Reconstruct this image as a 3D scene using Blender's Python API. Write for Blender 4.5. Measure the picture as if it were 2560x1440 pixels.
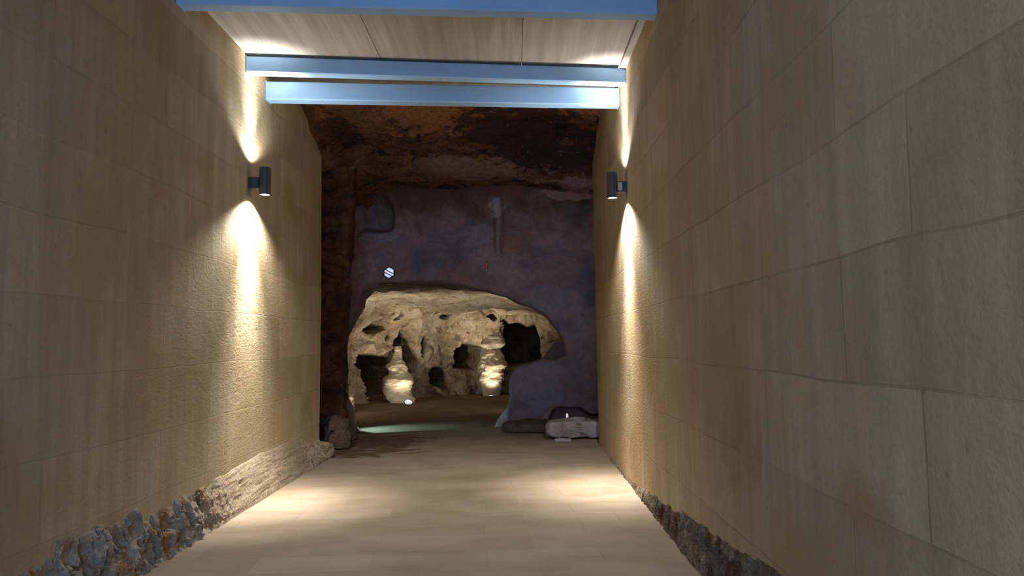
import bpy, bmesh, math, random
import numpy as np
from mathutils import Vector, Matrix, noise

D = bpy.data
S = bpy.context.scene
C = S.collection
for o in list(D.objects):
    D.objects.remove(o, do_unlink=True)

# ------------------------------------------------------------------ camera
F_PX, HORIZON, ROLL, CAM_Z = 1800.0, 850.0, math.radians(0.8), 1.55
PITCH = math.atan((HORIZON - 720) / F_PX)
r0 = Vector((1, 0, 0)); FW = Vector((0, math.cos(PITCH), math.sin(PITCH))); u0 = r0.cross(FW)
RT = r0 * math.cos(ROLL) - u0 * math.sin(ROLL)
UP = u0 * math.cos(ROLL) + r0 * math.sin(ROLL)
CAM = Vector((0, 0, CAM_Z))
cam_data = D.cameras.new('camera'); cam = D.objects.new('camera', cam_data); C.objects.link(cam)
cam_data.sensor_width = 36; cam_data.lens = 36 * F_PX / 2560; cam_data.clip_start = 0.05; cam_data.clip_end = 200
m = Matrix((RT, UP, -FW)).transposed().to_4x4(); m.translation = CAM
cam.matrix_world = m
S.camera = cam

# ------------------------------------------------------------------ world, view
SKY_COL, SKY_STR = (0.36, 0.60, 1.0), 4.1
w = D.worlds.new('sky'); S.world = w; w.use_nodes = True
w.node_tree.nodes['Background'].inputs[0].default_value = (*SKY_COL, 1)
w.node_tree.nodes['Background'].inputs[1].default_value = SKY_STR
S.view_settings.view_transform = 'Standard'; S.view_settings.look = 'None'
S.view_settings.gamma = 1; S.view_settings.use_curve_mapping = False
S.view_settings.exposure = 0.0
S.cycles.max_bounces = 8; S.cycles.diffuse_bounces = 5
S.cycles.sample_clamp_indirect = 4

def aim(o, target):
    o.rotation_euler = (Vector(target) - o.location).to_track_quat('-Z', 'Y').to_euler()

def spot(name, loc, target, power, col, angle, blend=1.0, size=0.03):
    l = D.lights.new(name, 'SPOT'); l.energy = power; l.color = col
    l.spot_size = math.radians(angle); l.spot_blend = blend; l.shadow_soft_size = size
    o = D.objects.new(name, l); C.objects.link(o); o.location = loc; aim(o, target)
    return o

def point(name, loc, power, col, size=0.1):
    l = D.lights.new(name, 'POINT'); l.energy = power; l.color = col; l.shadow_soft_size = size
    o = D.objects.new(name, l); C.objects.link(o); o.location = loc
    return o

WARM = (1.0, 0.94, 0.83)
LAMPWHITE = (1.0, 0.95, 0.87)
# added unseen fill lights for the inner chamber, tucked behind the rock at both sides of its mouth
spot('chamber_fill', (-4.05, 15.9, 0.1), (-3.2, 19.0, 2.6), 850, WARM, 110, 1.0, 0.1)
spot('chamber_fill', (1.8, 16.6, 0.1), (-2.6, 18.5, 2.7), 600, WARM, 90, 1.0, 0.1)
spot('threshold_fill', (-3.35, 14.15, 0.6), (-2.25, 14.0, -0.14), 190, (0.50, 0.86, 0.95), 84, 1.0, 0.03)  # added unseen spot that casts the teal tint on the threshold floor

# ------------------------------------------------------------------ helpers
def ray(px, py):
    return FW + RT * ((px - 1280) / F_PX) + UP * ((720 - py) / F_PX)
def on_y(px, py, y):
    d = ray(px, py); return CAM + d * (y / d.y)
def on_z(px, py, z=0.0):
    d = ray(px, py); return CAM + d * ((z - CAM_Z) / d.z)
NR, NU, NF, NC = (np.array(v) for v in (RT, UP, FW, CAM))
def project(P):
    V = P - NC; z = V @ NF
    return 1280 + F_PX * (V @ NR) / z, 720 - F_PX * (V @ NU) / z

def link_mesh(name, me, mat=None, parent=None):
    o = D.objects.new(name, me); C.objects.link(o)
    if mat: me.materials.append(mat)
    if parent: o.parent = parent
    return o
def obj(name, bm, mat=None, parent=None, smooth=False):
    bmesh.ops.recalc_face_normals(bm, faces=bm.faces)
    me = D.meshes.new(name); bm.to_mesh(me); bm.free()
    if smooth:
        for p in me.polygons: p.use_smooth = True
    return link_mesh(name, me, mat, parent)
def tag(o, label, cat, group=None):
    o['label'] = label; o['category'] = cat
    if group: o['group'] = group
    return o
def struct(o):
    o['kind'] = 'structure'; return o
def empty(name, loc, rz=0):
    o = D.objects.new(name, None); C.objects.link(o); o.location = loc; o.rotation_euler = (0, 0, rz)
    o.empty_display_size = 0.1
    return o
def box_bm(x0, x1, y0, y1, z0, z1, bev=0.0, bm=None):
    bm = bm or bmesh.new()
    r = bmesh.ops.create_cube(bm, size=1)
    for v in r['verts']:
        v.co = Vector(((x0 + x1) / 2 + v.co.x * (x1 - x0), (y0 + y1) / 2 + v.co.y * (y1 - y0), (z0 + z1) / 2 + v.co.z * (z1 - z0)))
    if bev:
        bmesh.ops.bevel(bm, geom=[e for e in bm.edges], offset=bev, segments=2, affect='EDGES')
    return bm
def prism(poly, axis_pts):
    """poly: list of 3D points (one end); axis_pts: offset vector"""
    bm = bmesh.new(); off = Vector(axis_pts)
    a = [bm.verts.new(Vector(p)) for p in poly]; b = [bm.verts.new(Vector(p) + off) for p in poly]
    bm.faces.new(a); bm.faces.new(b[::-1])
    n = len(a)
    for i in range(n): bm.faces.new((a[i], a[(i + 1) % n], b[(i + 1) % n], b[i]))
    return bm
def grid_object(name, P, keep, mat, smooth=True, parent=None):
    """P: (ny,nx,3) array of points; keep: (ny-1,nx-1) bool of faces"""
    ny, nx = P.shape[:2]
    idx = np.arange(ny * nx).reshape(ny, nx)
    q = np.stack([idx[:-1, :-1], idx[:-1, 1:], idx[1:, 1:], idx[1:, :-1]], -1)[keep]
    used = np.unique(q); remap = -np.ones(ny * nx, int); remap[used] = np.arange(len(used))
    me = D.meshes.new(name)
    me.from_pydata(P.reshape(-1, 3)[used].tolist(), [], remap[q].tolist())
    if smooth: me.polygons.foreach_set('use_smooth', [True] * len(me.polygons))
    me.update()
    return link_mesh(name, me, mat, parent)
def poly_dist(X, Y, poly):
    """signed distance (inside positive) to a closed polygon, and the nearest boundary point"""
    poly = np.array(poly, float); best = np.full(X.shape, 1e9); nx_, ny_ = X.copy(), Y.copy(); ins = np.zeros(X.shape, bool)
    for i in range(len(poly)):
        x0, y0 = poly[i]; x1, y1 = poly[(i + 1) % len(poly)]
        dx, dy = x1 - x0, y1 - y0
        t = np.clip(((X - x0) * dx + (Y - y0) * dy) / (dx * dx + dy * dy + 1e-12), 0, 1)
        qx, qy = x0 + t * dx, y0 + t * dy; d = np.hypot(X - qx, Y - qy)
        u = d < best; best = np.where(u, d, best); nx_ = np.where(u, qx, nx_); ny_ = np.where(u, qy, ny_)
        c = ((y0 > Y) != (y1 > Y)); 
        with np.errstate(divide='ignore', invalid='ignore'):
            c &= X < (x1 - x0) * (Y - y0) / (y1 - y0 + 1e-12) + x0
        ins ^= c
    return np.where(ins, best, -best), nx_, ny_
def roughen(poly, n, amp, seed):
    out = []; L = len(poly)
    for i in range(L):
        a, b = Vector(poly[i]), Vector(poly[(i + 1) % L])
        k = max(1, int((b - a).length / n))
        for j in range(k):
            p = a.lerp(b, j / k)
            q = Vector((p.x * 6, p.y * 6, seed))
            out.append((p.x + amp * noise.noise(q), p.y + amp * noise.noise(q + Vector((31, 7, 0)))))
    return out
def fbm(P, scale, octaves=5, seed=0.0, H=1.0, stretch=(1, 1, 1)):
    Q = P.reshape(-1, 3) * scale * np.array(stretch)
    return np.array([noise.fractal((a + seed, b - seed, c + seed * 2), H, 2.0, octaves) for a, b, c in Q.tolist()]).reshape(P.shape[:-1])
def ridged(P, scale, octaves=4, seed=0.0, stretch=(1, 1, 1)):
    Q = P.reshape(-1, 3) * scale * np.array(stretch)
    return np.array([noise.ridged_multi_fractal((a + seed, b, c - seed), 1.0, 2.1, octaves, 1.0, 2.0) for a, b, c in Q.tolist()]).reshape(P.shape[:-1]) - 1.2
def chips(P, scale, seed=0.0, stretch=(1, 1, 1), tilt=1.0):
    """faceted rock: every Voronoi cell is a tilted flat chip"""
    Q = P.reshape(-1, 3) * scale * np.array(stretch); out = []
    for a, b, c in Q.tolist():
        p = Vector((a + seed, b, c)); dd, pts = noise.voronoi(p)
        q = pts[0]; h = noise.cell_vector(q * 7.13 + Vector((3, 5, 9)))
        out.append(h[0] - 0.5 + tilt * ((p - q).dot(Vector(noise.cell_vector(q * 3.7)) - Vector((0.5, 0.5, 0.5)))) * 2)
    return np.array(out).reshape(P.shape[:-1])
def sstep(a, b, x):
    t = np.clip((x - a) / (b - a), 0, 1); return t * t * (3 - 2 * t)

def tube(r_out, r_in, z0, z1, seg=48):
    bm = bmesh.new(); R = []
    for rr, z in ((r_out, z0), (r_out, z1), (r_in, z1), (r_in, z0)):
        R.append([bm.verts.new((rr * math.cos(2 * math.pi * i / seg), rr * math.sin(2 * math.pi * i / seg), z)) for i in range(seg)])
    for k in range(4):
        a, b = R[k], R[(k + 1) % 4]
        for i in range(seg): bm.faces.new((a[i], a[(i + 1) % seg], b[(i + 1) % seg], b[i]))
    return bm

# ------------------------------------------------------------------ materials
class NT:
    def __init__(s, name):
        s.m = D.materials.new(name); s.m.use_nodes = True; s.t = s.m.node_tree; s.n = s.t.nodes
        s.b = s.n['Principled BSDF']
    def new(s, typ, ins=None, **kw):
        x = s.n.new(typ)
        for k, v in kw.items(): setattr(x, k, v)
        for k, v in (ins or {}).items(): s.put(x.inputs[k], v)
        return x
    def put(s, sock, v):
        if isinstance(v, bpy.types.NodeSocket): s.t.links.new(v, sock)
        elif isinstance(v, bpy.types.Node): s.t.links.new(v.outputs[0], sock)
        elif isinstance(v, tuple) and len(v) == 3 and sock.type == 'RGBA': sock.default_value = (*v, 1)
        else: sock.default_value = v
    def pos(s, scale=(1, 1, 1), loc=(0, 0, 0), rot=(0, 0, 0)):
        g = s.new('ShaderNodeNewGeometry')
        return s.new('ShaderNodeMapping', {0: g.outputs['Position'], 'Location': loc, 'Rotation': rot, 'Scale': scale}).outputs[0]
    def noise(s, vec, scale, detail=4, rough=0.55, dist=0.0):
        return s.new('ShaderNodeTexNoise', {'Vector': vec, 'Scale': scale, 'Detail': detail, 'Roughness': rough, 'Distortion': dist}).outputs[0]
    def ramp(s, fac, stops, interp='LINEAR'):
        x = s.new('ShaderNodeValToRGB', {0: fac}); e = x.color_ramp.elements; x.color_ramp.interpolation = interp
        while len(e) < len(stops): e.new(0.5)
        for el, (p, c) in zip(e, stops):
            el.position = p; el.color = (*c, 1) if isinstance(c, tuple) else (c, c, c, 1)
        return x.outputs[0]
    def mix(s, fac, a, b, mode='MIX'):
        x = s.new('ShaderNodeMix', data_type='RGBA', blend_type=mode)
        s.put(x.inputs[0], fac); s.put(x.inputs[6], a); s.put(x.inputs[7], b); return x.outputs[2]
    def math(s, op, a, b=0.0):
        x = s.new('ShaderNodeMath', operation=op); s.put(x.inputs[0], a); s.put(x.inputs[1], b); return x.outputs[0]
    def bump(s, h, strength, dist, normal=None):
        x = s.new('ShaderNodeBump', {'Height': h, 'Strength': strength, 'Distance': dist})
        if normal: s.put(x.inputs['Normal'], normal)
        return x.outputs[0]
    def done(s, col, rough=0.9, normal=None, spec=0.25, metal=0.0):
        s.put(s.b.inputs['Base Color'], col); s.put(s.b.inputs['Roughness'], rough)
        s.b.inputs['Specular IOR Level'].default_value = spec; s.b.inputs['Metallic'].default_value = metal
        if normal: s.put(s.b.inputs['Normal'], normal)
        return s.m

def brick(t, vec, bw, rh, mortar, offset=0.5, bias=0.0, smooth=0.3):
    x = t.new('ShaderNodeTexBrick', {'Vector': vec, 'Color1': (0, 0, 0), 'Color2': (1, 1, 1), 'Mortar': (0.5, 0.5, 0.5), 'Scale': 1.0,
        'Mortar Size': mortar, 'Mortar Smooth': smooth, 'Bias': bias, 'Brick Width': bw, 'Row Height': rh})
    x.offset = offset; x.squash = 1.0; return x

def wall_material(name, seed, lo, mid, hi, joint=0.4, ochre_marks=()):
    t = NT(name)
    g = t.new('ShaderNodeNewGeometry'); sx = t.new('ShaderNodeSeparateXYZ', {0: g.outputs['Position']})
    wob = t.noise(t.pos((1, 1, 1), (seed, 0, 0)), 0.8, 2)
    wob2 = t.math('MULTIPLY', t.math('SUBTRACT', wob, 0.5), 0.07)
    z = t.math('ADD', sx.outputs[2], wob2); y = t.math('ADD', sx.outputs[1], wob2)
    v = t.new('ShaderNodeCombineXYZ', {0: y, 1: z, 2: 0.0}).outputs[0]
    br = brick(t, v, 1.35, 0.46, 0.006, 0.37)
    streak = t.noise(t.pos((1, 2.6, 0.22), (seed, 3, 0)), 2.2, 6, 0.6)
    streak2 = t.noise(t.pos((1, 6, 0.55), (seed, 7, 0)), 2.0, 5, 0.6, 0.35)
    blot = t.noise(t.pos((1, 1, 1), (seed * 2, 0, 5)), 0.9, 5, 0.6, 0.4)
    fine = t.noise(t.pos((1, 1, 1), (seed, 1, 0)), 38, 4, 0.7)
    c = t.ramp(streak, [(0.25, lo), (0.5, mid), (0.78, hi)])
    c = t.mix(t.ramp(blot, [(0.40, 0.0), (0.62, 0.9)]), c, tuple(a * b for a, b in zip(mid, (0.86, 0.78, 0.62))))
    c = t.mix(t.ramp(streak2, [(0.3, 0.42), (0.6, 0.0)]), c, tuple(a * 0.66 for a in mid))
    och = t.noise(t.pos((1, 1.3, 0.8), (seed * 3, 2, 9)), 1.1, 5, 0.62, 0.6)
    c = t.mix(t.ramp(och, [(0.60, 0.0), (0.74, 0.6)]), c, (0.30, 0.17, 0.06))
    c = t.mix(t.math('MULTIPLY', t.math('SUBTRACT', br.outputs[0], 0.5), 0.25), c, hi)
    tone = t.mix(0.16, (1, 1, 1), br.outputs[0], 'MULTIPLY')
    c = t.mix(1.0, c, tone, 'MULTIPLY')
    jn = t.noise(t.pos((1, 1, 1), (seed, 4, 0)), 1.7, 3)
    jf = t.math('MULTIPLY', br.outputs['Fac'], t.ramp(jn, [(0.38, 0.1), (0.62, joint)]))
    c = t.mix(jf, c, tuple(a * 0.36 for a in mid))
    c = t.mix(t.ramp(fine, [(0.3, 0.25), (0.55, 0.0)]), c, tuple(a * 0.55 for a in mid))
    for (sy_, sz_), (ry, rz) in ochre_marks:      # rusty seepage staining, and a golden tint low on the right wall
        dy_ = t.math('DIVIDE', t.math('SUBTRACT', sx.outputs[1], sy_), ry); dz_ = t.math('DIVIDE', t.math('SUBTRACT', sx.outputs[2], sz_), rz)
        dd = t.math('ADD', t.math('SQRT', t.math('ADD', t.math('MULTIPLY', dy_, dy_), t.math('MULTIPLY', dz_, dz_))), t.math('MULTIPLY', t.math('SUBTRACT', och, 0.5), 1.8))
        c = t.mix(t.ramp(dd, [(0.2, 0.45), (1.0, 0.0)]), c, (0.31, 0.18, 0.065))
    pores = t.new('ShaderNodeTexVoronoi', {'Vector': t.pos((1, 1, 1), (seed, 0, 0)), 'Scale': 9.0}).outputs[0]
    pm = t.math('MULTIPLY', t.ramp(pores, [(0.05, 0.5), (0.13, 0.0)]), t.ramp(t.noise(t.pos(), 3.0, 2), [(0.5, 0.0), (0.6, 1.0)]))
    c = t.mix(pm, c, tuple(a * 0.4 for a in mid))
    tool = t.noise(t.pos((1, 3, 11), (seed, 0, 0), (0.35, 0, 0)), 4.0, 4, 0.6)
    n1 = t.bump(t.math('ADD', t.math('MULTIPLY', blot, 1.0), t.math('MULTIPLY', tool, 0.16)), 0.36, 0.05)
    n2 = t.bump(t.math('ADD', fine, t.math('MULTIPLY', br.outputs['Fac'], -1.6)), 0.35, 0.01, n1)
    return t.done(c, 0.95, n2, 0.12)

M = {}
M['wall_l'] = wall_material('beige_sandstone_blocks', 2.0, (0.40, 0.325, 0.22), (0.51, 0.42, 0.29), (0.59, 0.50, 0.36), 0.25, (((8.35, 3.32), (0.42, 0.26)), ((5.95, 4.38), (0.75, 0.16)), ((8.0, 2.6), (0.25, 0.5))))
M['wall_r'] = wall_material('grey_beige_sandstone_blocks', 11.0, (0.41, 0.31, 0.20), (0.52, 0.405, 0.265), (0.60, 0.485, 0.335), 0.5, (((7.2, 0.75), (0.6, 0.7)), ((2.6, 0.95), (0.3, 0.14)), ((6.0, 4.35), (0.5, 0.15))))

def floor_material():
    t = NT('sandstone_pavers')
    v = t.pos((1, 1, 1), (0.3, 0.1, 0), (0, 0, math.radians(-4)))
    br = brick(t, v, 0.82, 0.37, 0.004, 0.43, 0.0, 0.2)
    blot = t.noise(t.pos((1, 1.8, 1)), 1.3, 5, 0.6, 0.3)
    fine = t.noise(t.pos((3, 14, 1)), 2.5, 5, 0.65)
    c = t.ramp(blot, [(0.3, (0.20, 0.15, 0.098)), (0.55, (0.26, 0.205, 0.15)), (0.75, (0.31, 0.25, 0.185))])
    c = t.mix(1.0, c, t.mix(0.15, (1, 1, 1), br.outputs[0], 'MULTIPLY'), 'MULTIPLY')
    c = t.mix(t.ramp(fine, [(0.35, 0.3), (0.6, 0.0)]), c, (0.26, 0.19, 0.12))
    c = t.mix(t.math('MULTIPLY', br.outputs['Fac'], 0.22), c, (0.12, 0.08, 0.05))
    # the damp brown patch by the left end of the paving
    g = t.new('ShaderNodeNewGeometry')
    vd = t.new('ShaderNodeVectorMath', operation='DISTANCE'); t.put(vd.inputs[0], t.pos((1, 0.62, 1))); vd.inputs[1].default_value = (-2.2, 11.1 * 0.62, 0)
    nn = t.noise(t.pos((1.4, 3.2, 1)), 1.9, 3, 0.5)
    dm = t.math('ADD', vd.outputs['Value'], t.math('MULTIPLY', t.math('SUBTRACT', nn, 0.5), 2.6))
    bt = t.math('ADD', dm, t.math('MULTIPLY', t.math('SUBTRACT', br.outputs[0], 0.5), 0.5))
    c = t.mix(t.ramp(bt, [(0.62, 0.85), (0.72, 0.0)]), c, (0.085, 0.042, 0.022))
    n = t.bump(t.math('ADD', t.math('MULTIPLY', fine, 0.4), t.math('MULTIPLY', br.outputs['Fac'], -1.0)), 0.4, 0.01)
    n = t.bump(blot, 0.3, 0.04, n)
    return t.done(c, 0.7, n, 0.25)
M['floor'] = floor_material()

def rock_material(name, stops, patch=None, pth=(0.5, 0.62), scale=1.6, bump=0.6, stretch=(1, 1, 1), fine_dark=0.35, fade=None, patch2=None, p2=(0.6, 0.68), seed=0.0, rough=0.95, spots=(), specks=0.0, zband=None):
    t = NT(name)
    a = t.noise(t.pos(stretch, (seed, 0, 0)), scale, 7, 0.62, 0.5)
    b = t.noise(t.pos(stretch, (4 + seed, 2, 7)), scale * 1.7, 6, 0.65, 0.8)
    f = t.noise(t.pos((1, 1, 1), (seed, 0, 0)), scale * 14, 5, 0.7)
    c = t.ramp(a, stops)
    if patch: c = t.mix(t.ramp(b, [(pth[0], 0.0), (pth[1], 1.0)]), c, patch)
    if patch2:
        b2 = t.noise(t.pos(stretch, (14 + seed, 22, 3)), scale * 1.3, 6, 0.6, 0.5)
        c = t.mix(t.ramp(b2, [(p2[0], 0.0), (p2[1], 1.0)]), c, patch2)
    sxyz = t.new('ShaderNodeSeparateXYZ', {0: t.new('ShaderNodeNewGeometry').outputs['Position']})
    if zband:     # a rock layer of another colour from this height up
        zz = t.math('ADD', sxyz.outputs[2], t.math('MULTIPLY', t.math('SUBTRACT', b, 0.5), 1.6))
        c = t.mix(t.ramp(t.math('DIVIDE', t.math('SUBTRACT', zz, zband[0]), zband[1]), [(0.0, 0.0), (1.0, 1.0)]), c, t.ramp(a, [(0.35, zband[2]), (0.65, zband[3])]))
    for (cx, cy, cz), (rx, ry, rz), colr, k in spots:      # exposed patches of paler or sootier rock
        acc = None
        for n_, (cc, rr) in enumerate(((cx, rx), (cy, ry), (cz, rz))):
            q = t.math('DIVIDE', t.math('SUBTRACT', sxyz.outputs[n_], cc), rr); q = t.math('MULTIPLY', q, q)
            acc = q if acc is None else t.math('ADD', acc, q)
        dd = t.math('ADD', t.math('SQRT', acc), t.math('MULTIPLY', t.math('SUBTRACT', t.noise(t.pos((1, 1, 1.6), (cx, 5, 0)), scale * 3.2, 5, 0.6, 0.6), 0.5), 2.4))
        c = t.mix(t.ramp(dd, [(0.75, k), (0.95, 0.0)]), c, colr)
    if specks:
        vv = t.new('ShaderNodeTexVoronoi', {'Vector': t.pos(), 'Scale': 7.0}).outputs[0]
        c = t.mix(t.ramp(vv, [(0.07, specks), (0.12, 0.0)]), c, (0.55, 0.50, 0.47))
    if fade:      # merges along the wall into smooth dressed stone of another colour
        g = t.new('ShaderNodeNewGeometry'); sy = t.new('ShaderNodeSeparateXYZ', {0: g.outputs['Position']}).outputs[1]
        yy = t.math('ADD', sy, t.math('MULTIPLY', t.math('SUBTRACT', b, 0.5), 1.6))
        c = t.mix(t.ramp(t.math('DIVIDE', t.math('SUBTRACT', yy, fade[0]), fade[1]), [(0.0, 0.0), (1.0, 1.0)]), c, t.ramp(a, [(0.3, fade[2]), (0.7, fade[3])]))
    c = t.mix(t.ramp(f, [(0.35, fine_dark), (0.6, 0.0)]), c, tuple(x * 0.3 for x in stops[0][1]))
    n = t.bump(t.noise(t.pos(stretch, (seed, 0, 0)), scale * 5, 8, 0.7), bump, 0.06)
    n = t.bump(f, bump * 0.5, 0.015, n)
    return t.done(c, rough, n, 0.15)
def wp(px_, py_, y_): return tuple(on_y(px_, py_, y_))
def wz(px_, py_, z_): return tuple(on_z(px_, py_, z_))
ORANGE, SOOT, PINK = (0.50, 0.23, 0.11), (0.045, 0.032, 0.034), (0.40, 0.24, 0.20)
SP_TOP = [(wz(1080, 300, 4.6), (0.75, 0.75, 2), ORANGE, 0.9), (wz(870, 300, 4.6), (0.55, 0.8, 2), (0.36, 0.17, 0.09), 0.8), (wz(1425, 292, 4.6), (0.55, 0.5, 2), ORANGE, 0.8), (wz(775, 300, 4.6), (0.3, 0.8, 2), ORANGE, 0.8),
          (wz(1300, 350, 4.5), (1.1, 1.3, 2), SOOT, 0.85), (wz(850, 345, 4.5), (0.35, 0.7, 2), SOOT, 0.7)]
SP_ARCH = [(wp(1150, 415, 11.3), (1.5, 2, 0.16), PINK, 0.75), (wp(1400, 458, 11.4), (0.9, 2, 0.12), PINK, 0.9), (wp(1390, 375, 11.2), (0.9, 2, 0.32), SOOT, 0.85), (wp(880, 385, 11.2), (0.4, 2, 0.2), PINK, 0.5)]
SP_BACK = [(wp(940, 590, 13.3), (0.42, 2, 0.10), (0.40, 0.40, 0.46), 0.7), (wp(1242, 520, 13.2), (0.14, 2, 0.22), (0.55, 0.47, 0.48), 0.8), (wp(1247, 590, 13.2), (0.07, 2, 0.5), (0.50, 0.36, 0.33), 0.7),
           (wp(1185, 590, 13.3), (0.36, 2, 0.22), (0.42, 0.37, 0.41), 0.6), (wp(1425, 480, 13.0), (0.6, 2, 0.12), (0.55, 0.38, 0.33), 0.8), (wp(1340, 960, 13.3), (0.6, 2, 0.55), (0.38, 0.35, 0.42), 0.5), (wp(1380, 740, 13.3), (0.5, 2, 0.25), (0.38, 0.35, 0.42), 0.5)]
M['cave_top'] = rock_material('red_brown_cave_rock', [(0.3, (0.09, 0.045, 0.032)), (0.5, (0.26, 0.125, 0.07)), (0.7, (0.42, 0.21, 0.11))], (0.06, 0.04, 0.038), (0.53, 0.62), 1.5, 0.9, (1, 1, 2.2), 0.5, spots=SP_TOP, specks=0.5)
M['cave_arch'] = rock_material('dark_brown_rock', [(0.3, (0.07, 0.032, 0.02)), (0.5, (0.16, 0.075, 0.045)), (0.72, (0.27, 0.14, 0.09))], (0.05, 0.028, 0.022), (0.52, 0.66), 1.1, 0.8, (1, 1, 2.0), 0.45, spots=SP_ARCH, specks=0.4)
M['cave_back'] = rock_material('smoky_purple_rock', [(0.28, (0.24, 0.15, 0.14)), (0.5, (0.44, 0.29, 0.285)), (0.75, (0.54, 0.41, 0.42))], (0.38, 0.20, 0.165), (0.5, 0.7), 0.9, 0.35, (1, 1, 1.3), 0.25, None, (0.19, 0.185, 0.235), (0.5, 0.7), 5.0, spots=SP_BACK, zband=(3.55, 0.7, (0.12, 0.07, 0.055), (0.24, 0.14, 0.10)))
M['chamber'] = rock_material('sandy_cave_rock', [(0.28, (0.23, 0.155, 0.095)), (0.48, (0.40, 0.305, 0.205)), (0.7, (0.54, 0.45, 0.325))], (0.18, 0.105, 0.06), (0.54, 0.66), 1.6, 0.8, (1, 1, 1.2), 0.5, None, None, (0.6, 0.68), 3.0)
M['column'] = rock_material('pale_pillar_rock', [(0.3, (0.44, 0.36, 0.25)), (0.6, (0.60, 0.52, 0.38))], None, scale=2.0, bump=0.5, stretch=(1, 1, 4), fine_dark=0.25)
M['earth'] = rock_material('brown_earth', [(0.3, (0.14, 0.105, 0.065)), (0.6, (0.21, 0.165, 0.11))], None, scale=1.2, bump=0.3, fine_dark=0.2)
M['ledge'] = rock_material('pale_bedrock', [(0.3, (0.25, 0.215, 0.175)), (0.5, (0.37, 0.325, 0.28)), (0.75, (0.45, 0.41, 0.37))], (0.36, 0.17, 0.06), (0.52, 0.60), 3.2, 0.6, (1, 1, 0.55), 0.45, (5.7, 1.0, (0.29, 0.22, 0.15), (0.38, 0.305, 0.21)), (0.05, 0.035, 0.03), (0.64, 0.70), 1.0)
M['ledge_r'] = rock_material('brown_grey_bedrock', [(0.3, (0.12, 0.085, 0.06)), (0.55, (0.24, 0.18, 0.13)), (0.8, (0.42, 0.36, 0.31))], (0.12, 0.06, 0.035), (0.5, 0.6), 2.6, 0.7, (1, 1, 0.8), 0.5, None, None, (0.6, 0.68), 8.0)
M['boulder'] = rock_material('grey_violet_boulder', [(0.3, (0.24, 0.185, 0.18)), (0.6, (0.37, 0.31, 0.315))], (0.46, 0.40, 0.41), (0.55, 0.68), 2.4, 0.5, (1, 1, 1), 0.3)
M['dark_stone'] = rock_material('dark_loose_stone', [(0.3, (0.10, 0.065, 0.05)), (0.6, (0.17, 0.12, 0.09))], None, scale=3.0, bump=0.6)

def paint(name, col, rough=0.45, metal=0.0, spec=0.4, var=0.06):
    t = NT(name)
    a = t.noise(t.pos((1.2, 1, 5)), 1.5, 5, 0.6)
    c = t.mix(t.ramp(a, [(0.35, 0.0), (0.7, 1.0)]), tuple(x * (1 - var) for x in col), tuple(min(1, x * (1 + var)) for x in col))
    n = t.bump(t.noise(t.pos((1, 3, 3)), 6, 4), 0.06, 0.02)
    return t.done(c, rough, n, spec, metal)
M['beam'] = paint('blue_grey_painted_steel', (0.34, 0.58, 0.92), 0.6)
M['lamp_body'] = paint('anthracite_metal', (0.035, 0.04, 0.05), 0.45, 0.0, 0.5)
M['glint_grey'] = paint('light_grey_glint', (0.40, 0.40, 0.44), 0.5)
M['white'] = paint('white_plastic', (0.7, 0.7, 0.7), 0.5)

def panel_material():
    t = NT('streaked_ceiling_board')
    a = t.noise(t.pos((7, 0.35, 1)), 1.6, 6, 0.65, 0.2)
    b = t.noise(t.pos((22, 0.5, 1), (3, 0, 0)), 1.6, 4, 0.6)
    g = t.noise(t.pos((1, 1, 1), (3, 0, 0)), 1.2, 4, 0.6)
    c = t.ramp(a, [(0.3, (0.27, 0.25, 0.215)), (0.5, (0.36, 0.34, 0.305)), (0.72, (0.46, 0.445, 0.41))])
    c = t.mix(t.ramp(b, [(0.35, 0.3), (0.55, 0.0)]), c, (0.31, 0.275, 0.23))
    c = t.mix(t.ramp(g, [(0.45, 0.0), (0.75, 0.5)]), c, (0.28, 0.26, 0.225))
    return t.done(c, 0.8, t.bump(a, 0.15, 0.01), 0.2)
M['panel'] = panel_material()

def emit(name, col, strength):
    m_ = D.materials.new(name); m_.use_nodes = True; b = m_.node_tree.nodes['Principled BSDF']
    b.inputs['Base Color'].default_value = (*col, 1); b.inputs['Emission Color'].default_value = (*col, 1); b.inputs['Emission Strength'].default_value = strength
    return m_
M['lens'] = emit('lit_lamp_lens', (1.0, 0.96, 0.88), 9.0)
M['red_glow'] = emit('red_indicator_glow', (0.9, 0.03, 0.03), 0.22)
M['white_glow'] = emit('small_white_glow', (1.0, 0.95, 0.9), 0.5)
M['spot_glow'] = emit('warm_spotlight_lens', (1.0, 0.93, 0.78), 1.6)
M['sky_pane'] = emit('daylit_pane', (0.66, 0.78, 1.0), 0.8)

# ------------------------------------------------------------------ setting: corridor
XL, XR = -2.62, 1.24           # faces of the two side walls
NEAR = -3.5                    # open mouth of the corridor, behind the camera
ZC = 4.43                      # underside of the ceiling boards
TH = 0.9
left_poly = [(XL, NEAR, -0.3), (XL, 9.78, -0.3), (XL, 9.86, 2.0), (XL, 9.84, 4.12), (XL, 9.55, 4.26), (XL, 9.3, 4.3), (XL, 9.1, 4.45), (XL, 8.8, 4.55), (XL, 8.3, 4.75), (XL, NEAR, 4.75)]
struct(obj('wall_left', prism(left_poly, (-TH, 0, 0)), M['wall_l']))
right_poly = [(XR, NEAR, -0.3), (XR, 10.62, -0.3), (XR, 10.70, 2.0), (XR, 10.72, 4.16), (XR, 10.3, 4.36), (XR, 10.15, 4.5), (XR, 9.65, 4.62), (XR, 9.3, 4.75), (XR, NEAR, 4.75)]
struct(obj('wall_right', prism(right_poly, (TH, 0, 0)), M['wall_r']))

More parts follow.
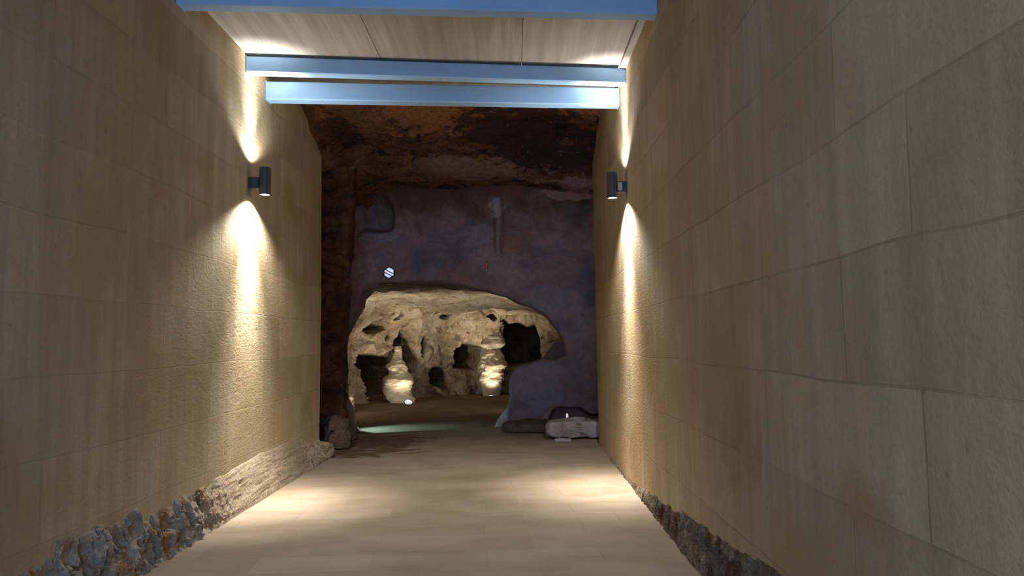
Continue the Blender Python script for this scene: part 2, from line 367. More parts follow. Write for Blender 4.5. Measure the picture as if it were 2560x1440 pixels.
# paving, with its slightly slanting far edge
ea, eb = on_z(893, 1085), on_z(1260, 1066)
fl = [(XL - 0.05, NEAR, 0), (XR + 0.05, NEAR, 0), (XR + 0.05, 10.9, 0), (2.6, 11.2, 0), (2.6, 13.2, 0), (eb.x + 0.15, eb.y - 0.05, 0), (eb.x, eb.y, 0), (ea.x, ea.y, 0), (ea.x - 0.5, ea.y - 0.3, 0), (-3.6, 10.6, 0), (-3.4, 9.95, 0), (XL - 0.05, 9.7, 0)]
struct(obj('floor', prism(fl, (0, 0, -0.18)), M['floor']))

# roof deck above the beams, split in boards between the beams
def beam_y(yl, yr, x): return yl + (yr - yl) * (x - XL) / (XR - XL)
B1, B2, B3 = (5.50, 5.80), (6.98, 7.45), (7.56, 7.92)
ROOF_Y = -0.8
roof = [(XL - TH, ROOF_Y, ZC + 0.06), (XR + TH, ROOF_Y, ZC + 0.06), (XR + TH, 9.0, ZC + 0.06), (XL - TH, 8.6, ZC + 0.06)]
struct(obj('ceiling', prism(roof, (0, 0, 0.25)), M['panel']))

def beam(name, yy, z0, h, d, label, clips=False):
    yl, yr = yy
    ang = math.atan2(yr - yl, XR - XL)
    e = empty(name, ((XL + XR) / 2, (yl + yr) / 2, z0), ang)
    L = (XR - XL) / math.cos(ang)
    a = L / 2 - 0.012
    sh = d * math.tan(abs(ang)) + 0.002
    bm = bmesh.new()
    # hollow rectangular section with rolled edges and mitred ends
    dd = 0.012
    prof = [(0, dd), (dd, 0), (d - dd, 0), (d, dd), (d, h - dd), (d - dd, h), (dd, h), (0, h - dd)]
    ta = math.tan(ang)
    A = [bm.verts.new((-a + 0 + y * ta, y, z)) for y, z in prof]
    B = [bm.verts.new((a - 0 + y * ta, y, z)) for y, z in prof]
    bm.faces.new(A); bm.faces.new(B[::-1])
    for i in range(8): bm.faces.new((A[i], A[(i + 1) % 8], B[(i + 1) % 8], B[i]))
    obj('box_section', bm, M['beam'], e)
    for s in (-1, 1):
        bm = bmesh.new()
        t0, t1 = s * a, s * (a + 0.009)
        vs = []
        for xx in (t0, t1):
            for y, z in ((-0.004, -0.004), (d + 0.004, -0.004), (d + 0.004, h + 0.004), (-0.004, h + 0.004)):
                vs.append(bm.verts.new((xx + y * ta, y, z)))
        for f in ((0, 1, 2, 3), (7, 6, 5, 4), (0, 4, 5, 1), (1, 5, 6, 2), (2, 6, 7, 3), (3, 7, 4, 0)): bm.faces.new([vs[i] for i in f])
        obj('end_plate', bm, M['beam'], e)
    if clips:
        for x in (-0.10, 0.0):
            obj('clip', box_bm(x, x + 0.045, 0.012, 0.05, -0.012, 0.0, 0.002), M['white'], e)
    tag(e, label, 'beam')
    return e
beam('steel_beam', B1, 4.235, 0.165, 0.14, 'blue-grey steel beam crossing the top edge, nearest of the three beams')
beam('steel_beam', B2, 4.245, 0.165, 0.12, 'blue-grey steel beam carrying the far edge of the pale ceiling boards', True)
beam('steel_beam', B3, 4.165, 0.20, 0.15, 'lowest blue-grey steel beam, farthest in, right above the dark rock')

# three ceiling boards between the first and second beam
xa0, xa1 = -1.31, 0.13
for nm, (x0, x1), lab in (('ceiling_board', (XL + 0.003, xa0), 'pale streaked ceiling board against the left wall, between two beams'),
                      ('ceiling_board', (xa0 + 0.006, xa1), 'middle streaked grey-beige ceiling board between the two seams'),
                      ('ceiling_board', (xa1 + 0.006, XR - 0.075), 'pale ceiling board beside the right wall, brightly lit at its corner')):
    def yb(x, b): return beam_y(*b, x)
    pl = [(x0, yb(x0, B1) - 1.4, ZC), (x1, yb(x1, B1) - 1.4, ZC), (x1, yb(x1, B2) + 0.1, ZC), (x0, yb(x0, B2) + 0.1, ZC)]
    o = obj(nm, prism(pl, (0, 0, 0.05)), M['panel']); tag(o, lab, 'ceiling board')
pl = [(XR - 0.07, beam_y(*B1, XR) + 0.15, ZC - 0.03), (XR - 0.002, beam_y(*B1, XR) + 0.15, ZC - 0.03), (XR - 0.002, beam_y(*B2, XR) - 0.01, ZC - 0.03), (XR - 0.07, beam_y(*B2, XR) - 0.01, ZC - 0.03)]
struct(obj('trim_1', prism(pl, (0, 0, 0.075)), M['panel']))

# ------------------------------------------------------------------ rough bedrock along the foot of both walls
def ledge(name, side, y0, y1, hfun, pfun, rough_fun, mat, label):
    ny, nt = int((y1 - y0) / 0.018), 46
    ys = np.linspace(y0, y1, ny); ts = np.linspace(0, 1, nt)
    T, Y = np.meshgrid(ts, ys)
    wob = np.array([noise.fractal((y * 1.3, side * 3, 0), 1, 2, 3) for y in ys])[:, None]
    jag = np.array([noise.cell((y * 5.5, side, 3)) for y in ys])[:, None]
    h = hfun(Y) * (1 + (0.05 + 0.10 * np.clip(rough_fun(Y), 0, 1)) * wob) + 0.07 * (jag - 0.5) * rough_fun(Y)
    p = pfun(Y)
    Z = h * (1 - T) - 0.02 * T
    off = p * T ** 0.85
    base = np.stack([np.zeros_like(Y), Y, Z], -1)
    ch = chips(base, 11, side * 5.0, (1, 1.3, 0.45), 0.9) * 0.055 + chips(base, 26, 9.0, (1, 1.2, 0.5), 0.9) * 0.024 + fbm(base, 5.0, 3, 2.0) * 0.03
    sm = fbm(base, 3.0, 4, 5.0, 1.0, (1, 0.4, 3.5)) * 0.012
    disp = (ch * rough_fun(Y) + sm) * np.clip(T * 5, 0, 1) ** 0.7 * np.clip((1 - T) * 6, 0.15, 1)
    off = np.maximum(off + disp, 0.0015 - 0.008 * (T < 0.03))
    off[:, 0] = -0.03
    X = (XL + off) if side < 0 else (XR - off)
    P = np.stack([X, Y, Z], -1)
    o = grid_object(name, P if side > 0 else P[:, ::-1], np.ones((ny - 1, nt - 1), bool), mat, smooth=False)
    return tag(o, label, 'rock ledge')
ledge('rock_ledge', -1, 1.2, 9.75, lambda y: 0.43 - 0.05 * sstep(5, 6, y) + 0.04 * sstep(6.2, 7.5, y) - 0.14 * sstep(8.6, 9.6, y), lambda y: 0.11 + 0.03 * sstep(6, 9.5, y), lambda y: 0.06 + 0.95 * (1 - sstep(5.6, 6.8, y)) + 0.6 * sstep(8.7, 9.3, y), M['ledge'],
      'chipped grey and orange bedrock ledge along the foot of the left wall')
ledge('rock_ledge', 1, 1.2, 9.4, lambda y: 0.40 * (1 - sstep(3.2, 8.6, y)) + 0.03, lambda y: 0.035 - 0.01 * sstep(5, 9, y), lambda y: 0.15 + 0.3 * (1 - sstep(5.5, 7, y)), M['ledge_r'],
      'low dark brown bedrock strip along the foot of the right wall')

# ------------------------------------------------------------------ cave hall behind the corridor
# overhanging roof of the hall
nx, ny = 210, 190
xs = np.linspace(-3.9, 2.9, nx); ys = np.linspace(8.45, 13.9, ny); X, Y = np.meshgrid(xs, ys)
base = np.stack([X, Y, np.zeros_like(X)], -1)
Z = 4.66 + 0.16 * fbm(base, 0.8, 6, 3.0) - 0.10 * ridged(base, 1.1, 5, 1.0, (0.6, 1.3, 1)) * 0.6 - 0.42 * sstep(-2.3, -3.3, X) * sstep(8.8, 10.5, Y)
Z += 0.07 * chips(base, 2.2, 2.0, (0.7, 1.5, 1), 0.6)
Z += -0.35 * sstep(10.3, 12.4, Y)
Z = np.maximum(Z, 4.0)
Z = np.where(Y < 9.0, np.maximum(Z, 4.5), Z)
struct(grid_object('ceiling_cave', np.stack([X, Y, Z], -1), np.ones((ny - 1, nx - 1), bool), M['cave_top']))
struct(obj('wall_cave_left', box_bm(-4.2, -3.55, 9.0, 14.2, -0.3, 5.0), M['cave_arch']))
struct(obj('wall_cave_right', box_bm(2.45, 3.0, 9.0, 14.2, -0.3, 5.0), M['cave_arch']))
struct(obj('ceiling_rock', box_bm(-4.2, 3.0, 8.3, 14.4, 5.1, 5.5), M['cave_arch']))

def cut_wall(name, y0, xr, zr, cell, hole, rim_t, rim_k, dispfun, mat, round_r=0.12):
    """rock face at y0 with a hole; the rim of the hole turns back into the rock"""
    nx, nz = int((xr[1] - xr[0]) / cell), int((zr[1] - zr[0]) / cell)
    xs = np.linspace(*xr, nx); zs = np.linspace(*zr, nz); X, Z = np.meshgrid(xs, zs)
    d, qx, qz = poly_dist(X, Z, hole)
    ins = d > 0
    keepv = d < rim_t
    Xn = np.where(ins, qx, X); Zn = np.where(ins, qz, Z)
    back = np.where(ins, d * rim_k, 0)
    rr = np.clip(1 + np.minimum(d, 0) / round_r, 0, 1)
    back = back + round_r * 0.8 * rr ** 2 
    P0 = np.stack([Xn, np.full_like(X, y0) + back, Zn], -1)
    dy, dx, dz = dispfun(P0, X, Z, d)
    P = P0 + np.stack([dx, dy, dz], -1)
    k = keepv[:-1, :-1] & keepv[1:, 1:] & keepv[1:, :-1] & keepv[:-1, 1:]
    return struct(grid_object(name, P, k, mat))

# front arch of dark brown rock
YA = 11.5
arch_px = [(x - (13 if y > 800 and x < 910 else 0), y) for x, y in [(905, 1160), (884, 1085), (868, 1000), (864, 850), (866, 700), (872, 600), (878, 530), (882, 450), (893, 420), (919, 402), (964, 396), (992, 396), (1027, 410), (1079, 424), (1165, 440), (1197, 433), (1264, 434), (1360, 443), (1443, 460), (1510, 472), (1660, 520)]]
arch = [(on_y(x, y, YA).x, on_y(x, y, YA).z) for x, y in arch_px] + [(2.9, 3.3), (2.9, -1.2), (-2.5, -1.2)]
arch = roughen(arch, 0.10, 0.05, 2.0)
def arch_disp(P, X, Z, d):
    a = fbm(P, 1.0, 6, 4.0); r = ridged(P, 1.3, 5, 2.0, (0.7, 1, 1.8)); c = chips(P, 2.6, 1.0, (0.8, 1, 1.7), 0.6)
    dy = 0.22 * a - 0.09 * r + 0.07 * c - 0.9 * sstep(4.15, 4.95, Z) - 0.45 * sstep(-2.7, -3.6, X)
    dy -= 0.25 * sstep(1.2, 0.0, Z)
    dx = 0.05 * fbm(P, 2.0, 4, 9.0); dz = 0.06 * fbm(P, 2.2, 4, 17.0, 1.0)
    return dy, dx, dz
cut_wall('wall_arch', YA, (-3.8, 2.8), (-0.3, 5.0), 0.030, arch, 0.30, 1.5, arch_disp, M['cave_arch'], 0.10)

# back wall of the hall with the wide low mouth of the inner chamber
YB = 13.35
mouth_px = [(x - (12 if x < 917 else 0), y) for x, y in [(893, 1110), (880, 1040), (866, 985), (862, 900), (866, 852), (882, 808), (897, 785), (909, 765), (916, 712), (960, 705), (1020, 702), (1090, 704), (1150, 714), (1200, 726), (1235, 734), (1262, 738), (1290, 750), (1325, 764), (1357, 783), (1382, 806), (1400, 832), (1411, 862), (1417, 890), (1396, 897), (1360, 899), (1325, 906), (1290, 918), (1278, 935), (1273, 960), (1274, 1000), (1272, 1025), (1262, 1045), (1240, 1056), (1240, 1110)]]
mouth = roughen([(on_y(x, y, YB).x, on_y(x, y, YB).z) for x, y in mouth_px], 0.09, 0.035, 7.0)
hexc = on_y(975, 683, YB); HEXR = 0.098
def back_disp(P, X, Z, d):
    a = fbm(P, 0.7, 5, 14.0); f = fbm(P, 2.6, 5, 21.0); c = chips(P, 1.6, 6.0, (0.8, 1, 1.4), 0.5)
    px, py = project(np.stack([X, np.full_like(X, YB), Z], -1))
    dy = 0.12 * a + 0.035 * f + 0.03 * c
    up = sstep(620, 430, py)
    dy -= 0.55 * sstep(560, 400, py) + 0.10 * up * ridged(P, 1.6, 5, 5.0, (0.6, 1, 1.8))
    # shallow niche with a ledge, upper left
    nd, _, _ = poly_dist(px, py, [(903, 505), (920, 490), (965, 488), (985, 510), (985, 570), (960, 578), (903, 572)])
    dy += 0.16 * sstep(-2, 9, nd)
    ld, _, _ = poly_dist(px, py, [(898, 577), (985, 577), (975, 596), (935, 600), (905, 592)])
    dy -= 0.12 * sstep(-4, 8, ld)
    # vertical rib
    rd, _, _ = poly_dist(px, py, [(1228, 505), (1248, 498), (1256, 530), (1252, 620), (1250, 645), (1240, 640), (1240, 560)])
    dy -= 0.14 * sstep(-7, 5, rd)
    # pale rock band at the right under the overhang
    bd, _, _ = poly_dist(px, py, [(1300, 462), (1330, 452), (1400, 458), (1478, 478), (1478, 492), (1400, 474), (1350, 470)])
    dy -= 0.12 * sstep(-5, 5, bd)
    # dark hollow at the foot of the wall, lower right
    hd, _, _ = poly_dist(px, py, [(1368, 1066), (1384, 1032), (1398, 1012), (1420, 1018), (1436, 1012), (1462, 1030), (1500, 1040), (1500, 1066)])
    dy += 0.6 * sstep(-2, 9, hd + 9 * f)
    dy += 0.10 * sstep(0.95, 0.45, Z) * sstep(0.0, 0.4, X) * 0
    # flatten round the little window
    wd = np.hypot(X - hexc.x, Z - hexc.z); k = sstep(0.12, 0.30, wd)
    dy = dy * k
    edge = sstep(0.25, 0.0, -d)
    dx = 0.02 * f; dz = 0.03 * f
    return dy, dx * k, dz * k
cut_wall('wall_back', YB, (-3.8, 2.8), (-0.5, 5.0), 0.028, mouth, 0.32, 1.6, back_disp, M['cave_back'], 0.06)

# hexagonal window in the back wall
wn = empty('window_1', (hexc.x, YB - 0.10, hexc.z)); struct(wn)
def hexring(r0_, r1_, y0, y1, rot=math.radians(30)):
    bm = bmesh.new(); R = []
    for rr in (r0_, r1_):
        for yy in (y0, y1):
            R.append([bm.verts.new((rr * math.sin(rot + i * math.pi / 3 + 0.5235), yy, rr * math.cos(rot + i * math.pi / 3 + 0.5235))) for i in range(6)])
    for i in range(6):
        j = (i + 1) % 6
        for a, b in ((R[0], R[1]), (R[2], R[3]), (R[0], R[2]), (R[1], R[3])): bm.faces.new((a[i], a[j], b[j], b[i]))
    return bm
obj('window_frame', hexring(HEXR, HEXR * 1.16, -0.02, 0.10), M['lamp_body'], wn)
bm = bmesh.new(); bm.faces.new([bm.verts.new((HEXR * math.sin(i * math.pi / 3 + math.radians(60)), 0.03, HEXR * math.cos(i * math.pi / 3 + math.radians(60)))) for i in range(6)])
obj('pane', bm, M['sky_pane'], wn)
for k, (off, wd) in enumerate(((0.022, 0.008), (-0.036, 0.008))):
    bm = box_bm(-HEXR * 0.93, HEXR * 0.93, 0.0, 0.012, -wd, wd)
    bmesh.ops.rotate(bm, verts=bm.verts, cent=(0, 0, 0), matrix=Matrix.Rotation(math.radians(30), 3, 'Y'))
    bmesh.ops.translate(bm, verts=bm.verts, vec=(0, 0, off))
    obj('glazing_bar', bm, M['lamp_body'], wn)

# ------------------------------------------------------------------ inner chamber
struct(obj('floor_chamber', box_bm(-7.8, 6.8, 11.9, 27.6, -0.6, -0.14), M['earth']))
plan = [(-3.25, 13.72), (-3.75, 14.3), (-4.0, 15.6), (-4.2, 17.6), (-4.55, 19.2), (-4.45, 20.3), (-3.9, 21.2), (-2.9, 22.0), (-1.6, 22.9), (0.0, 23.6), (1.6, 23.4), (3.0, 22.2), (3.8, 20.0), (3.6, 17.0), (2.6, 13.8)]
def catmull(pts, step):
    out = []
    for i in range(len(pts) - 1):
        p0, p1, p2, p3 = [Vector(pts[max(0, min(len(pts) - 1, i + k))]) for k in (-1, 0, 1, 2)]
        n = max(2, int((p2 - p1).length / step))
        for j in range(n):
            t = j / n
            out.append(0.5 * ((2 * p1) + (p2 - p0) * t + (2 * p0 - 5 * p1 + 4 * p2 - p3) * t * t + (3 * p1 - p0 - 3 * p2 + p3) * t ** 3))
    out.append(Vector(pts[-1])); return np.array([[v.x, v.y] for v in out])
pl = catmull(plan, 0.04); tg = np.gradient(pl, axis=0); tg /= np.linalg.norm(tg, axis=1)[:, None]
nrm = np.stack([-tg[:, 1], tg[:, 0]], -1)      # outward (plan runs clockwise seen from above)
nz = 78; zs = np.linspace(-0.3, 2.95, nz)
ns = len(pl)
BX = np.repeat(pl[None, :, 0], nz, 0); BY = np.repeat(pl[None, :, 1], nz, 0); BZ = np.repeat(zs[:, None], ns, 1)
base = np.stack([BX, BY, BZ], -1)
px, py = project(base)
a = fbm(base, 0.7, 5, 33.0); f = fbm(base, 2.4, 6, 41.0); rd = ridged(base, 0.9, 5, 12.0); chp = chips(base, 2.6, 3.0, (1, 1, 1), 0.8)
out = 0.30 * a + 0.15 * f - 0.10 * rd + 0.06 * chp + 0.05 * chips(base, 6.5, 8.0, (1, 1, 1), 0.9)
out -= (0.12 + 0.78 * sstep(16.5, 19.5, BY)) * sstep(1.5, 2.75, BZ)              # leans in towards the roof
out -= 0.35 * sstep(0.55, -0.2, BZ) * 0.5
def niche(poly, depth, soft=4, jitter=5):
    jx = px + jitter * f; jy = py + jitter * np.roll(f, 40, 1)
    d, _, _ = poly_dist(jx, jy, poly); return depth * 1.25 * sstep(-1, soft, d)
niches = [
    ([(898, 990), (900, 905), (906, 888), (925, 882), (950, 888), (968, 898), (985, 920), (985, 985), (960, 1000), (925, 996)], 2.8),
    ([(913, 828), (916, 805), (928, 786), (937, 780), (944, 790), (950, 808), (960, 812), (958, 822), (940, 835), (922, 834)], 1.0),
    ([(960, 795), (962, 782), (974, 779), (982, 786), (976, 797), (966, 802)], 0.5),
    ([(970, 842), (973, 828), (983, 830), (984, 842), (976, 848)], 0.5),
    ([(986, 880), (988, 860), (1002, 840), (1007, 818), (1020, 822), (1034, 845), (1042, 875), (1044, 905), (1040, 935), (1025, 935), (1010, 900)], 2.8),
    ([(1054, 885), (1053, 868), (1062, 848), (1078, 838), (1078, 860), (1070, 880), (1062, 895)], 0.7),
    ([(1084, 960), (1082, 935), (1090, 918), (1110, 910), (1130, 925), (1134, 950), (1128, 975), (1100, 978)], 1.8),
    ([(1143, 918), (1143, 875), (1152, 860), (1175, 855), (1196, 862), (1200, 880), (1200, 925), (1160, 925)], 2.8),
    ([(1247, 800), (1262, 792), (1275, 808), (1300, 806), (1318, 814), (1335, 804), (1345, 830), (1352, 870), (1350, 912), (1262, 920), (1256, 870)], 3.0),
    ([(1183, 792), (1190, 786), (1215, 787), (1226, 800), (1215, 806), (1195, 800)], 0.4),
    ([(1072, 792), (1076, 782), (1092, 778), (1110, 782), (1100, 792), (1082, 800)], 0.4),
]
for poly, dep in niches: out += niche(poly, dep)
P = base.copy(); P[..., 0] += nrm[None, :, 0] * out; P[..., 1] += nrm[None, :, 1] * out; P[..., 2] += 0.05 * np.roll(f, 20, 1)
struct(grid_object('wall_chamber', P, np.ones((nz - 1, ns - 1), bool), M['chamber']))
# roof of the chamber
nx, ny = 200, 220
xs = np.linspace(-6.0, 5.2, nx); ys = np.linspace(13.7, 26.3, ny); X, Y = np.meshgrid(xs, ys); base = np.stack([X, Y, np.zeros_like(X)], -1)
Z = 2.66 + 0.10 * fbm(base, 0.8, 6, 51.0) - 0.06 * ridged(base, 0.8, 4, 7.0) + 0.04 * chips(base, 1.8, 4.0, tilt=0.6) - 0.25 * sstep(18.0, 22.0, Y) - 0.45 * sstep(0.0, 2.5, X)
struct(grid_object('ceiling_chamber', np.stack([X, Y, Z], -1), np.ones((ny - 1, nx - 1), bool), M['chamber']))
struct(obj('wall_chamber_shell', (lambda: (lambda b: (box_bm(-7.9, -7.6, 13.6, 27.8, -0.6, 3.6, bm=b), box_bm(6.6, 6.9, 13.6, 27.8, -0.6, 3.6, bm=b), box_bm(-7.9, 6.9, 27.5, 27.8, -0.6, 3.6, bm=b), box_bm(-7.9, 6.9, 13.9, 27.8, 3.4, 3.6, bm=b), box_bm(-7.9, -3.7, 13.5, 13.8, -0.6, 5.0, bm=b), box_bm(2.6, 6.9, 13.5, 13.8, -0.6, 5.0, bm=b), b)[-1])(bmesh.new()))(), M['earth']))

# two rock columns
def column(name, y, prof, label, seed, depth=0.8, lean=1.5):
    """prof: (px_left, px_right, py) rows from bottom to top"""
    rows = []
    for l, r, q in prof:
        yy = y + lean * (prof[0][2] - q) / (prof[0][2] - prof[-1][2]); a_, b_ = on_y(l, q, yy), on_y(r, q, yy); rows.append(((a_.x + b_.x) / 2, (b_.x - a_.x) / 2, a_.z, yy))
    rows = np.array(rows); n = 64; zz = np.linspace(rows[0, 2], rows[-1, 2], 90)
    cx = np.interp(zz, rows[:, 2], rows[:, 0]); rx = np.interp(zz, rows[:, 2], rows[:, 1])
    cy = np.interp(zz, rows[:, 2], rows[:, 3]); k = np.ones(5) / 5; cx = np.convolve(np.pad(cx, 2, 'edge'), k, 'valid'); rx = np.convolve(np.pad(rx, 2, 'edge'), k, 'valid')
    th = np.linspace(0, 2 * math.pi, n + 1)
    TH_, ZZ = np.meshgrid(th, zz)
    P = np.stack([cx[:, None] + rx[:, None] * np.cos(TH_), cy[:, None] + rx[:, None] * depth * np.sin(TH_), ZZ], -1)
    dn = 0.07 * fbm(P, 3.0, 6, seed) + 0.018 * chips(P, 5, seed, (1, 1, 2.4), 0.8) - 0.012 * ridged(P, 3.0, 4, seed, (1, 1, 3.5))
    P[..., 0] += dn * np.cos(TH_); P[..., 1] += dn * np.sin(TH_)
    P[:, -1] = P[:, 0]
    o = grid_object(name, P, np.ones((89, n), bool), M['column']); return tag(o, label, 'rock column')
column('rock_column', 20.1, [(985, 1034, 1018), (968, 1033, 1000), (958, 1030, 980), (956, 1030, 962), (958, 1034, 948), (968, 1026, 937), (979, 1020, 929), (964, 1018, 921), (962, 1014, 911), (978, 1011, 904), (984, 1006, 890), (985, 1003, 876), (986, 1003, 866)], 'pale leaning rock column lit from below, left one inside the chamber', 3.0)
column('rock_column', 22.3, [(1208, 1250, 992), (1203, 1254, 975), (1198, 1260, 950), (1196, 1260, 925), (1196, 1268, 911), (1198, 1258, 902), (1199, 1262, 890), (1200, 1250, 876), (1205, 1252, 871), (1200, 1262, 864), (1200, 1264, 850), (1207, 1256, 836), (1196, 1262, 812)], 'upright stubby rock column glowing at its base, right one inside the chamber', 8.0)

def floor_spot(loc, target, label, power, angle=70, s=1.0, col=WARM, tilt=14):
    e = empty('floor_spotlight', loc); d = (Vector(target) - Vector(loc)); rz = math.atan2(d.y, d.x) - math.pi / 2
    e.rotation_euler = (0, 0, rz)
    rot = Matrix.Rotation(math.radians(-tilt), 3, 'X')
    bm = tube(0.10 * s, 0.085 * s, 0.0, 0.03 * s, 32); bmesh.ops.rotate(bm, verts=bm.verts, cent=(0, 0, 0), matrix=rot); bmesh.ops.translate(bm, verts=bm.verts, vec=(0, 0, 0.025 * s))
    obj('ring', bm, M['lamp_body'], e)
    bm = bmesh.new(); bmesh.ops.create_cone(bm, cap_ends=True, segments=24, radius1=0.075 * s, radius2=0.084 * s, depth=0.05 * s); bmesh.ops.translate(bm, verts=bm.verts, vec=(0, 0, 0.0 * s))
    obj('housing', bm, M['lamp_body'], e, True)
    bm = bmesh.new(); bmesh.ops.create_circle(bm, cap_ends=True, segments=32, radius=0.085 * s)
    bmesh.ops.translate(bm, verts=bm.verts, vec=(0, 0, 0.027 * s)); bmesh.ops.rotate(bm, verts=bm.verts, cent=(0, 0, 0), matrix=rot); bmesh.ops.translate(bm, verts=bm.verts, vec=(0, 0, 0.025 * s))
    obj('lens', bm, M['spot_glow'], e)
    tag(e, label, 'spotlight')
    L = Vector(loc) + Vector((0, 0, 0.09 * s))
    spot('spot_beam', L, target, power, col, angle, 1.0, 0.03)
    return e
ZF = -0.14
c1 = on_y(1020, 1000, 19.5); c2 = on_y(1228, 975, 21.85)
floor_spot((c1.x, 19.55, ZF), (c1.x - 0.25, 20.25, 0.9), 'small floor spotlight at the foot of the leaning rock column', 200, 95, 1.2, (1.0, 0.9, 0.68), -32)
floor_spot((c2.x, 21.72, ZF), (c2.x, 22.15, 0.75), 'small floor spotlight in front of the upright rock column', 260, 95, 0.8, (1.0, 0.9, 0.68), 0)
c3 = on_y(1106, 961, 22.6)
floor_spot((c3.x, 22.4, ZF), (c3.x, 23.4, 0.6), 'tiny floor spotlight inside the low dark niche between the columns', 0.6, s=0.7)

# ------------------------------------------------------------------ loose rocks
def rock(name, loc, size, mat, label, seed, rot=0.0, amp=0.16, cat='rock'):
    bm = bmesh.new(); bmesh.ops.create_icosphere(bm, subdivisions=6, radius=1.0)
    R = random.Random(seed)
    V = np.array([v.co[:] for v in bm.verts])
    # squared-off block
    s = np.sign(V) * np.abs(V) ** 0.62; s /= np.abs(s).max(1)[:, None] ** 0.55
    V = s * np.array(size) * 0.5
    n = V / (np.linalg.norm(V, axis=1)[:, None] + 1e-9)
    m_ = min(size)
    dn = amp * m_ * (fbm(V + seed, 2.2 / max(size), 5, seed) + 0.7 * chips(V + seed, 3.2 / max(size), seed, tilt=0.8))
    V = V + n * dn[:, None]
    V[:, 2] -= V[:, 2].min(); V[:, 2] = np.maximum(V[:, 2] - 0.06 * size[2], 0)
    for v, c in zip(bm.verts, V): v.co = c
    bmesh.ops.rotate(bm, verts=bm.verts, cent=(0, 0, 0), matrix=Matrix.Rotation(rot, 3, 'Z'))
    o = obj(name, bm, mat, None, False); o.location = loc; return tag(o, label, cat)
bl = on_z(1436, 1096)
rock('boulder', (bl.x + 0.05, bl.y + 0.05, 0), (0.98, 0.46, 0.28), M['boulder'], 'grey-violet boulder lying at the end of the right wall', 4, 0.05, 0.20, 'boulder')
p = on_z(1402, 1104); rock('stone_slab', (p.x + 0.03, p.y - 0.02, 0), (0.26, 0.13, 0.05), M['boulder'], 'small flat pale stone slab at the foot of the grey boulder', 9, 0.0, 0.12, 'stone')
p = on_z(1330, 1070); rock('rock_outcrop', (0.75, 12.42, 0.0), (1.6, 0.9, 0.15), M['dark_stone'], 'low flat dark rock outcrop behind the grey boulder', 13, -0.25, 0.75)
for (q, sz, sd, lab, mt) in (((835, 1118), (0.50, 0.40, 0.42), 21, 'dark rounded rock at the end of the left wall, by the paving', 'dark_stone'),
                         ((812, 1142), (0.24, 0.22, 0.20), 22, 'small pale broken stone leaning on the left wall foot, nearer of two', 'ledge'),
                         ((862, 1100), (0.36, 0.34, 0.22), 24, 'low dark stone beside the left edge of the brown wet paving', 'dark_stone')):
    p = on_z(*q); rock('stone', (p.x, p.y - 0.12, 0), sz, M[mt], lab, sd, sd * 0.7, 0.14, 'stone')

# ------------------------------------------------------------------ small lights in the hall
p = on_y(1217, 666, YB)
e = empty('indicator_light', (p.x, YB - 0.10, p.z - 0.09))
obj('housing', box_bm(-0.016, 0.016, 0, 0.16, 0, 0.17, 0.003), M['lamp_body'], e)
obj('red_strip', box_bm(-0.008, 0.008, -0.005, 0.0, 0.02, 0.155), M['red_glow'], e)
obj('white_diode', box_bm(-0.006, 0.006, -0.006, 0.0, -0.002, 0.009), M['white_glow'], e)
tag(e, 'tiny red indicator light high on the dark rear cave wall', 'light')
p = on_y(1418, 1047, 12.9)
e = empty('marker_light', (p.x, 12.9, p.z))
bm = bmesh.new(); bmesh.ops.create_cone(bm, cap_ends=True, segments=16, radius1=0.03, radius2=0.03, depth=p.z); bmesh.ops.translate(bm, verts=bm.verts, vec=(0, 0, -p.z / 2))
obj('post', bm, M['lamp_body'], e)
bm = bmesh.new(); bmesh.ops.create_uvsphere(bm, u_segments=16, v_segments=10, radius=0.5)
for v in bm.verts: v.co = Vector((v.co.x * 0.045, v.co.y * 0.045, v.co.z * 0.10 + 0.05))
obj('lamp_tube', bm, M['white_glow'], e, True)
tag(e, 'tiny white marker light in the dark hollow above the grey boulder', 'light')

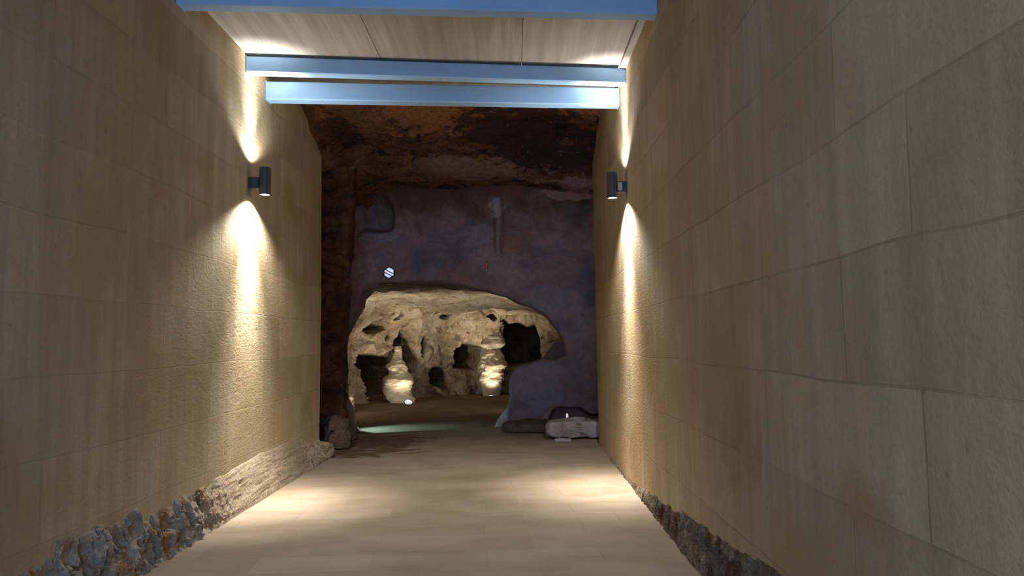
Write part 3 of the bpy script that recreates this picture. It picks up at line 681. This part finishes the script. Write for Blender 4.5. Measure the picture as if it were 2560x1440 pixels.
# ------------------------------------------------------------------ wall lamps
def wall_lamp(x_wall, y, z, side, label, glint=False, dim=1.0):
    e = empty('wall_lamp', (x_wall, y, z)); s = side       # s: direction from wall into the corridor
    off = 0.155
    obj('bracket', box_bm(min(0, s * 0.105), max(0, s * 0.105), -0.045, 0.045, -0.065, 0.05, 0.006), M['lamp_body'], e)
    body = obj('lamp_body', tube(0.056, 0.050, -0.125, 0.15), M['lamp_body'], e, False); body.location = (s * off, 0, 0)
    for zz, nm in ((-0.118, 'lens'), (0.125, 'lens')):
        bm = bmesh.new(); bmesh.ops.create_circle(bm, cap_ends=True, segments=40, radius=0.050)
        l = obj(nm, bm, M['lens'], e); l.location = (s * off, 0, zz)
    bm = bmesh.new(); bmesh.ops.create_cone(bm, cap_ends=True, segments=40, radius1=0.0495, radius2=0.0495, depth=0.20)
    c = obj('driver_core', bm, M['lamp_body'], e); c.location = (s * off, 0, 0.0)
    if glint:
        obj('bracket_glint', box_bm(min(s * 0.055, s * 0.10), max(s * 0.055, s * 0.10), -0.049, -0.0455, -0.05, 0.035, 0.001), M['glint_grey'], e)  # thin pale sheet standing in for a reflection on the bracket
    tag(e, label, 'wall lamp', 'up and down wall lamps')
    X = x_wall + s * off
    for dz, sg in ((-0.13, -1), (0.155, 1)):
        L = (X, y, z + dz)
        T = (X, y, z + dz + sg)
        k = dim * (1.0 if sg < 0 else 0.36)
        spot('lamp_core', L, T, LP_NARROW * k, LAMPWHITE, 36, 1.0, 0.03)
        spot('lamp_beam', L, T, LP_CORE * k, LAMPWHITE, 58, 1.0, 0.03)
        spot('lamp_spill', L, T, LP_WIDE * k * (1.0 if sg < 0 else 0.55), LAMPWHITE, 136, 0.5, 0.02)
LP_NARROW, LP_CORE, LP_WIDE = 800, 740, 230
wall_lamp(XL, 7.13, 3.16, 1, 'dark grey cylindrical up-and-down lamp on the left wall, farther in')
wall_lamp(XR, 7.60, 3.17, -1, 'dark grey up-and-down lamp with a pale painted reflection on its bracket, on the right wall', True)
# an added, unseen pair behind the camera that brightens the near walls
wall_lamp(XL, -1.1, 3.16, 1, 'added unseen dark grey cylindrical fill lamp on the left wall near the corridor mouth', dim=0.42)
wall_lamp(XR, -0.9, 3.17, -1, 'added unseen dark grey cylindrical fill lamp on the right wall near the corridor mouth', dim=0.42)
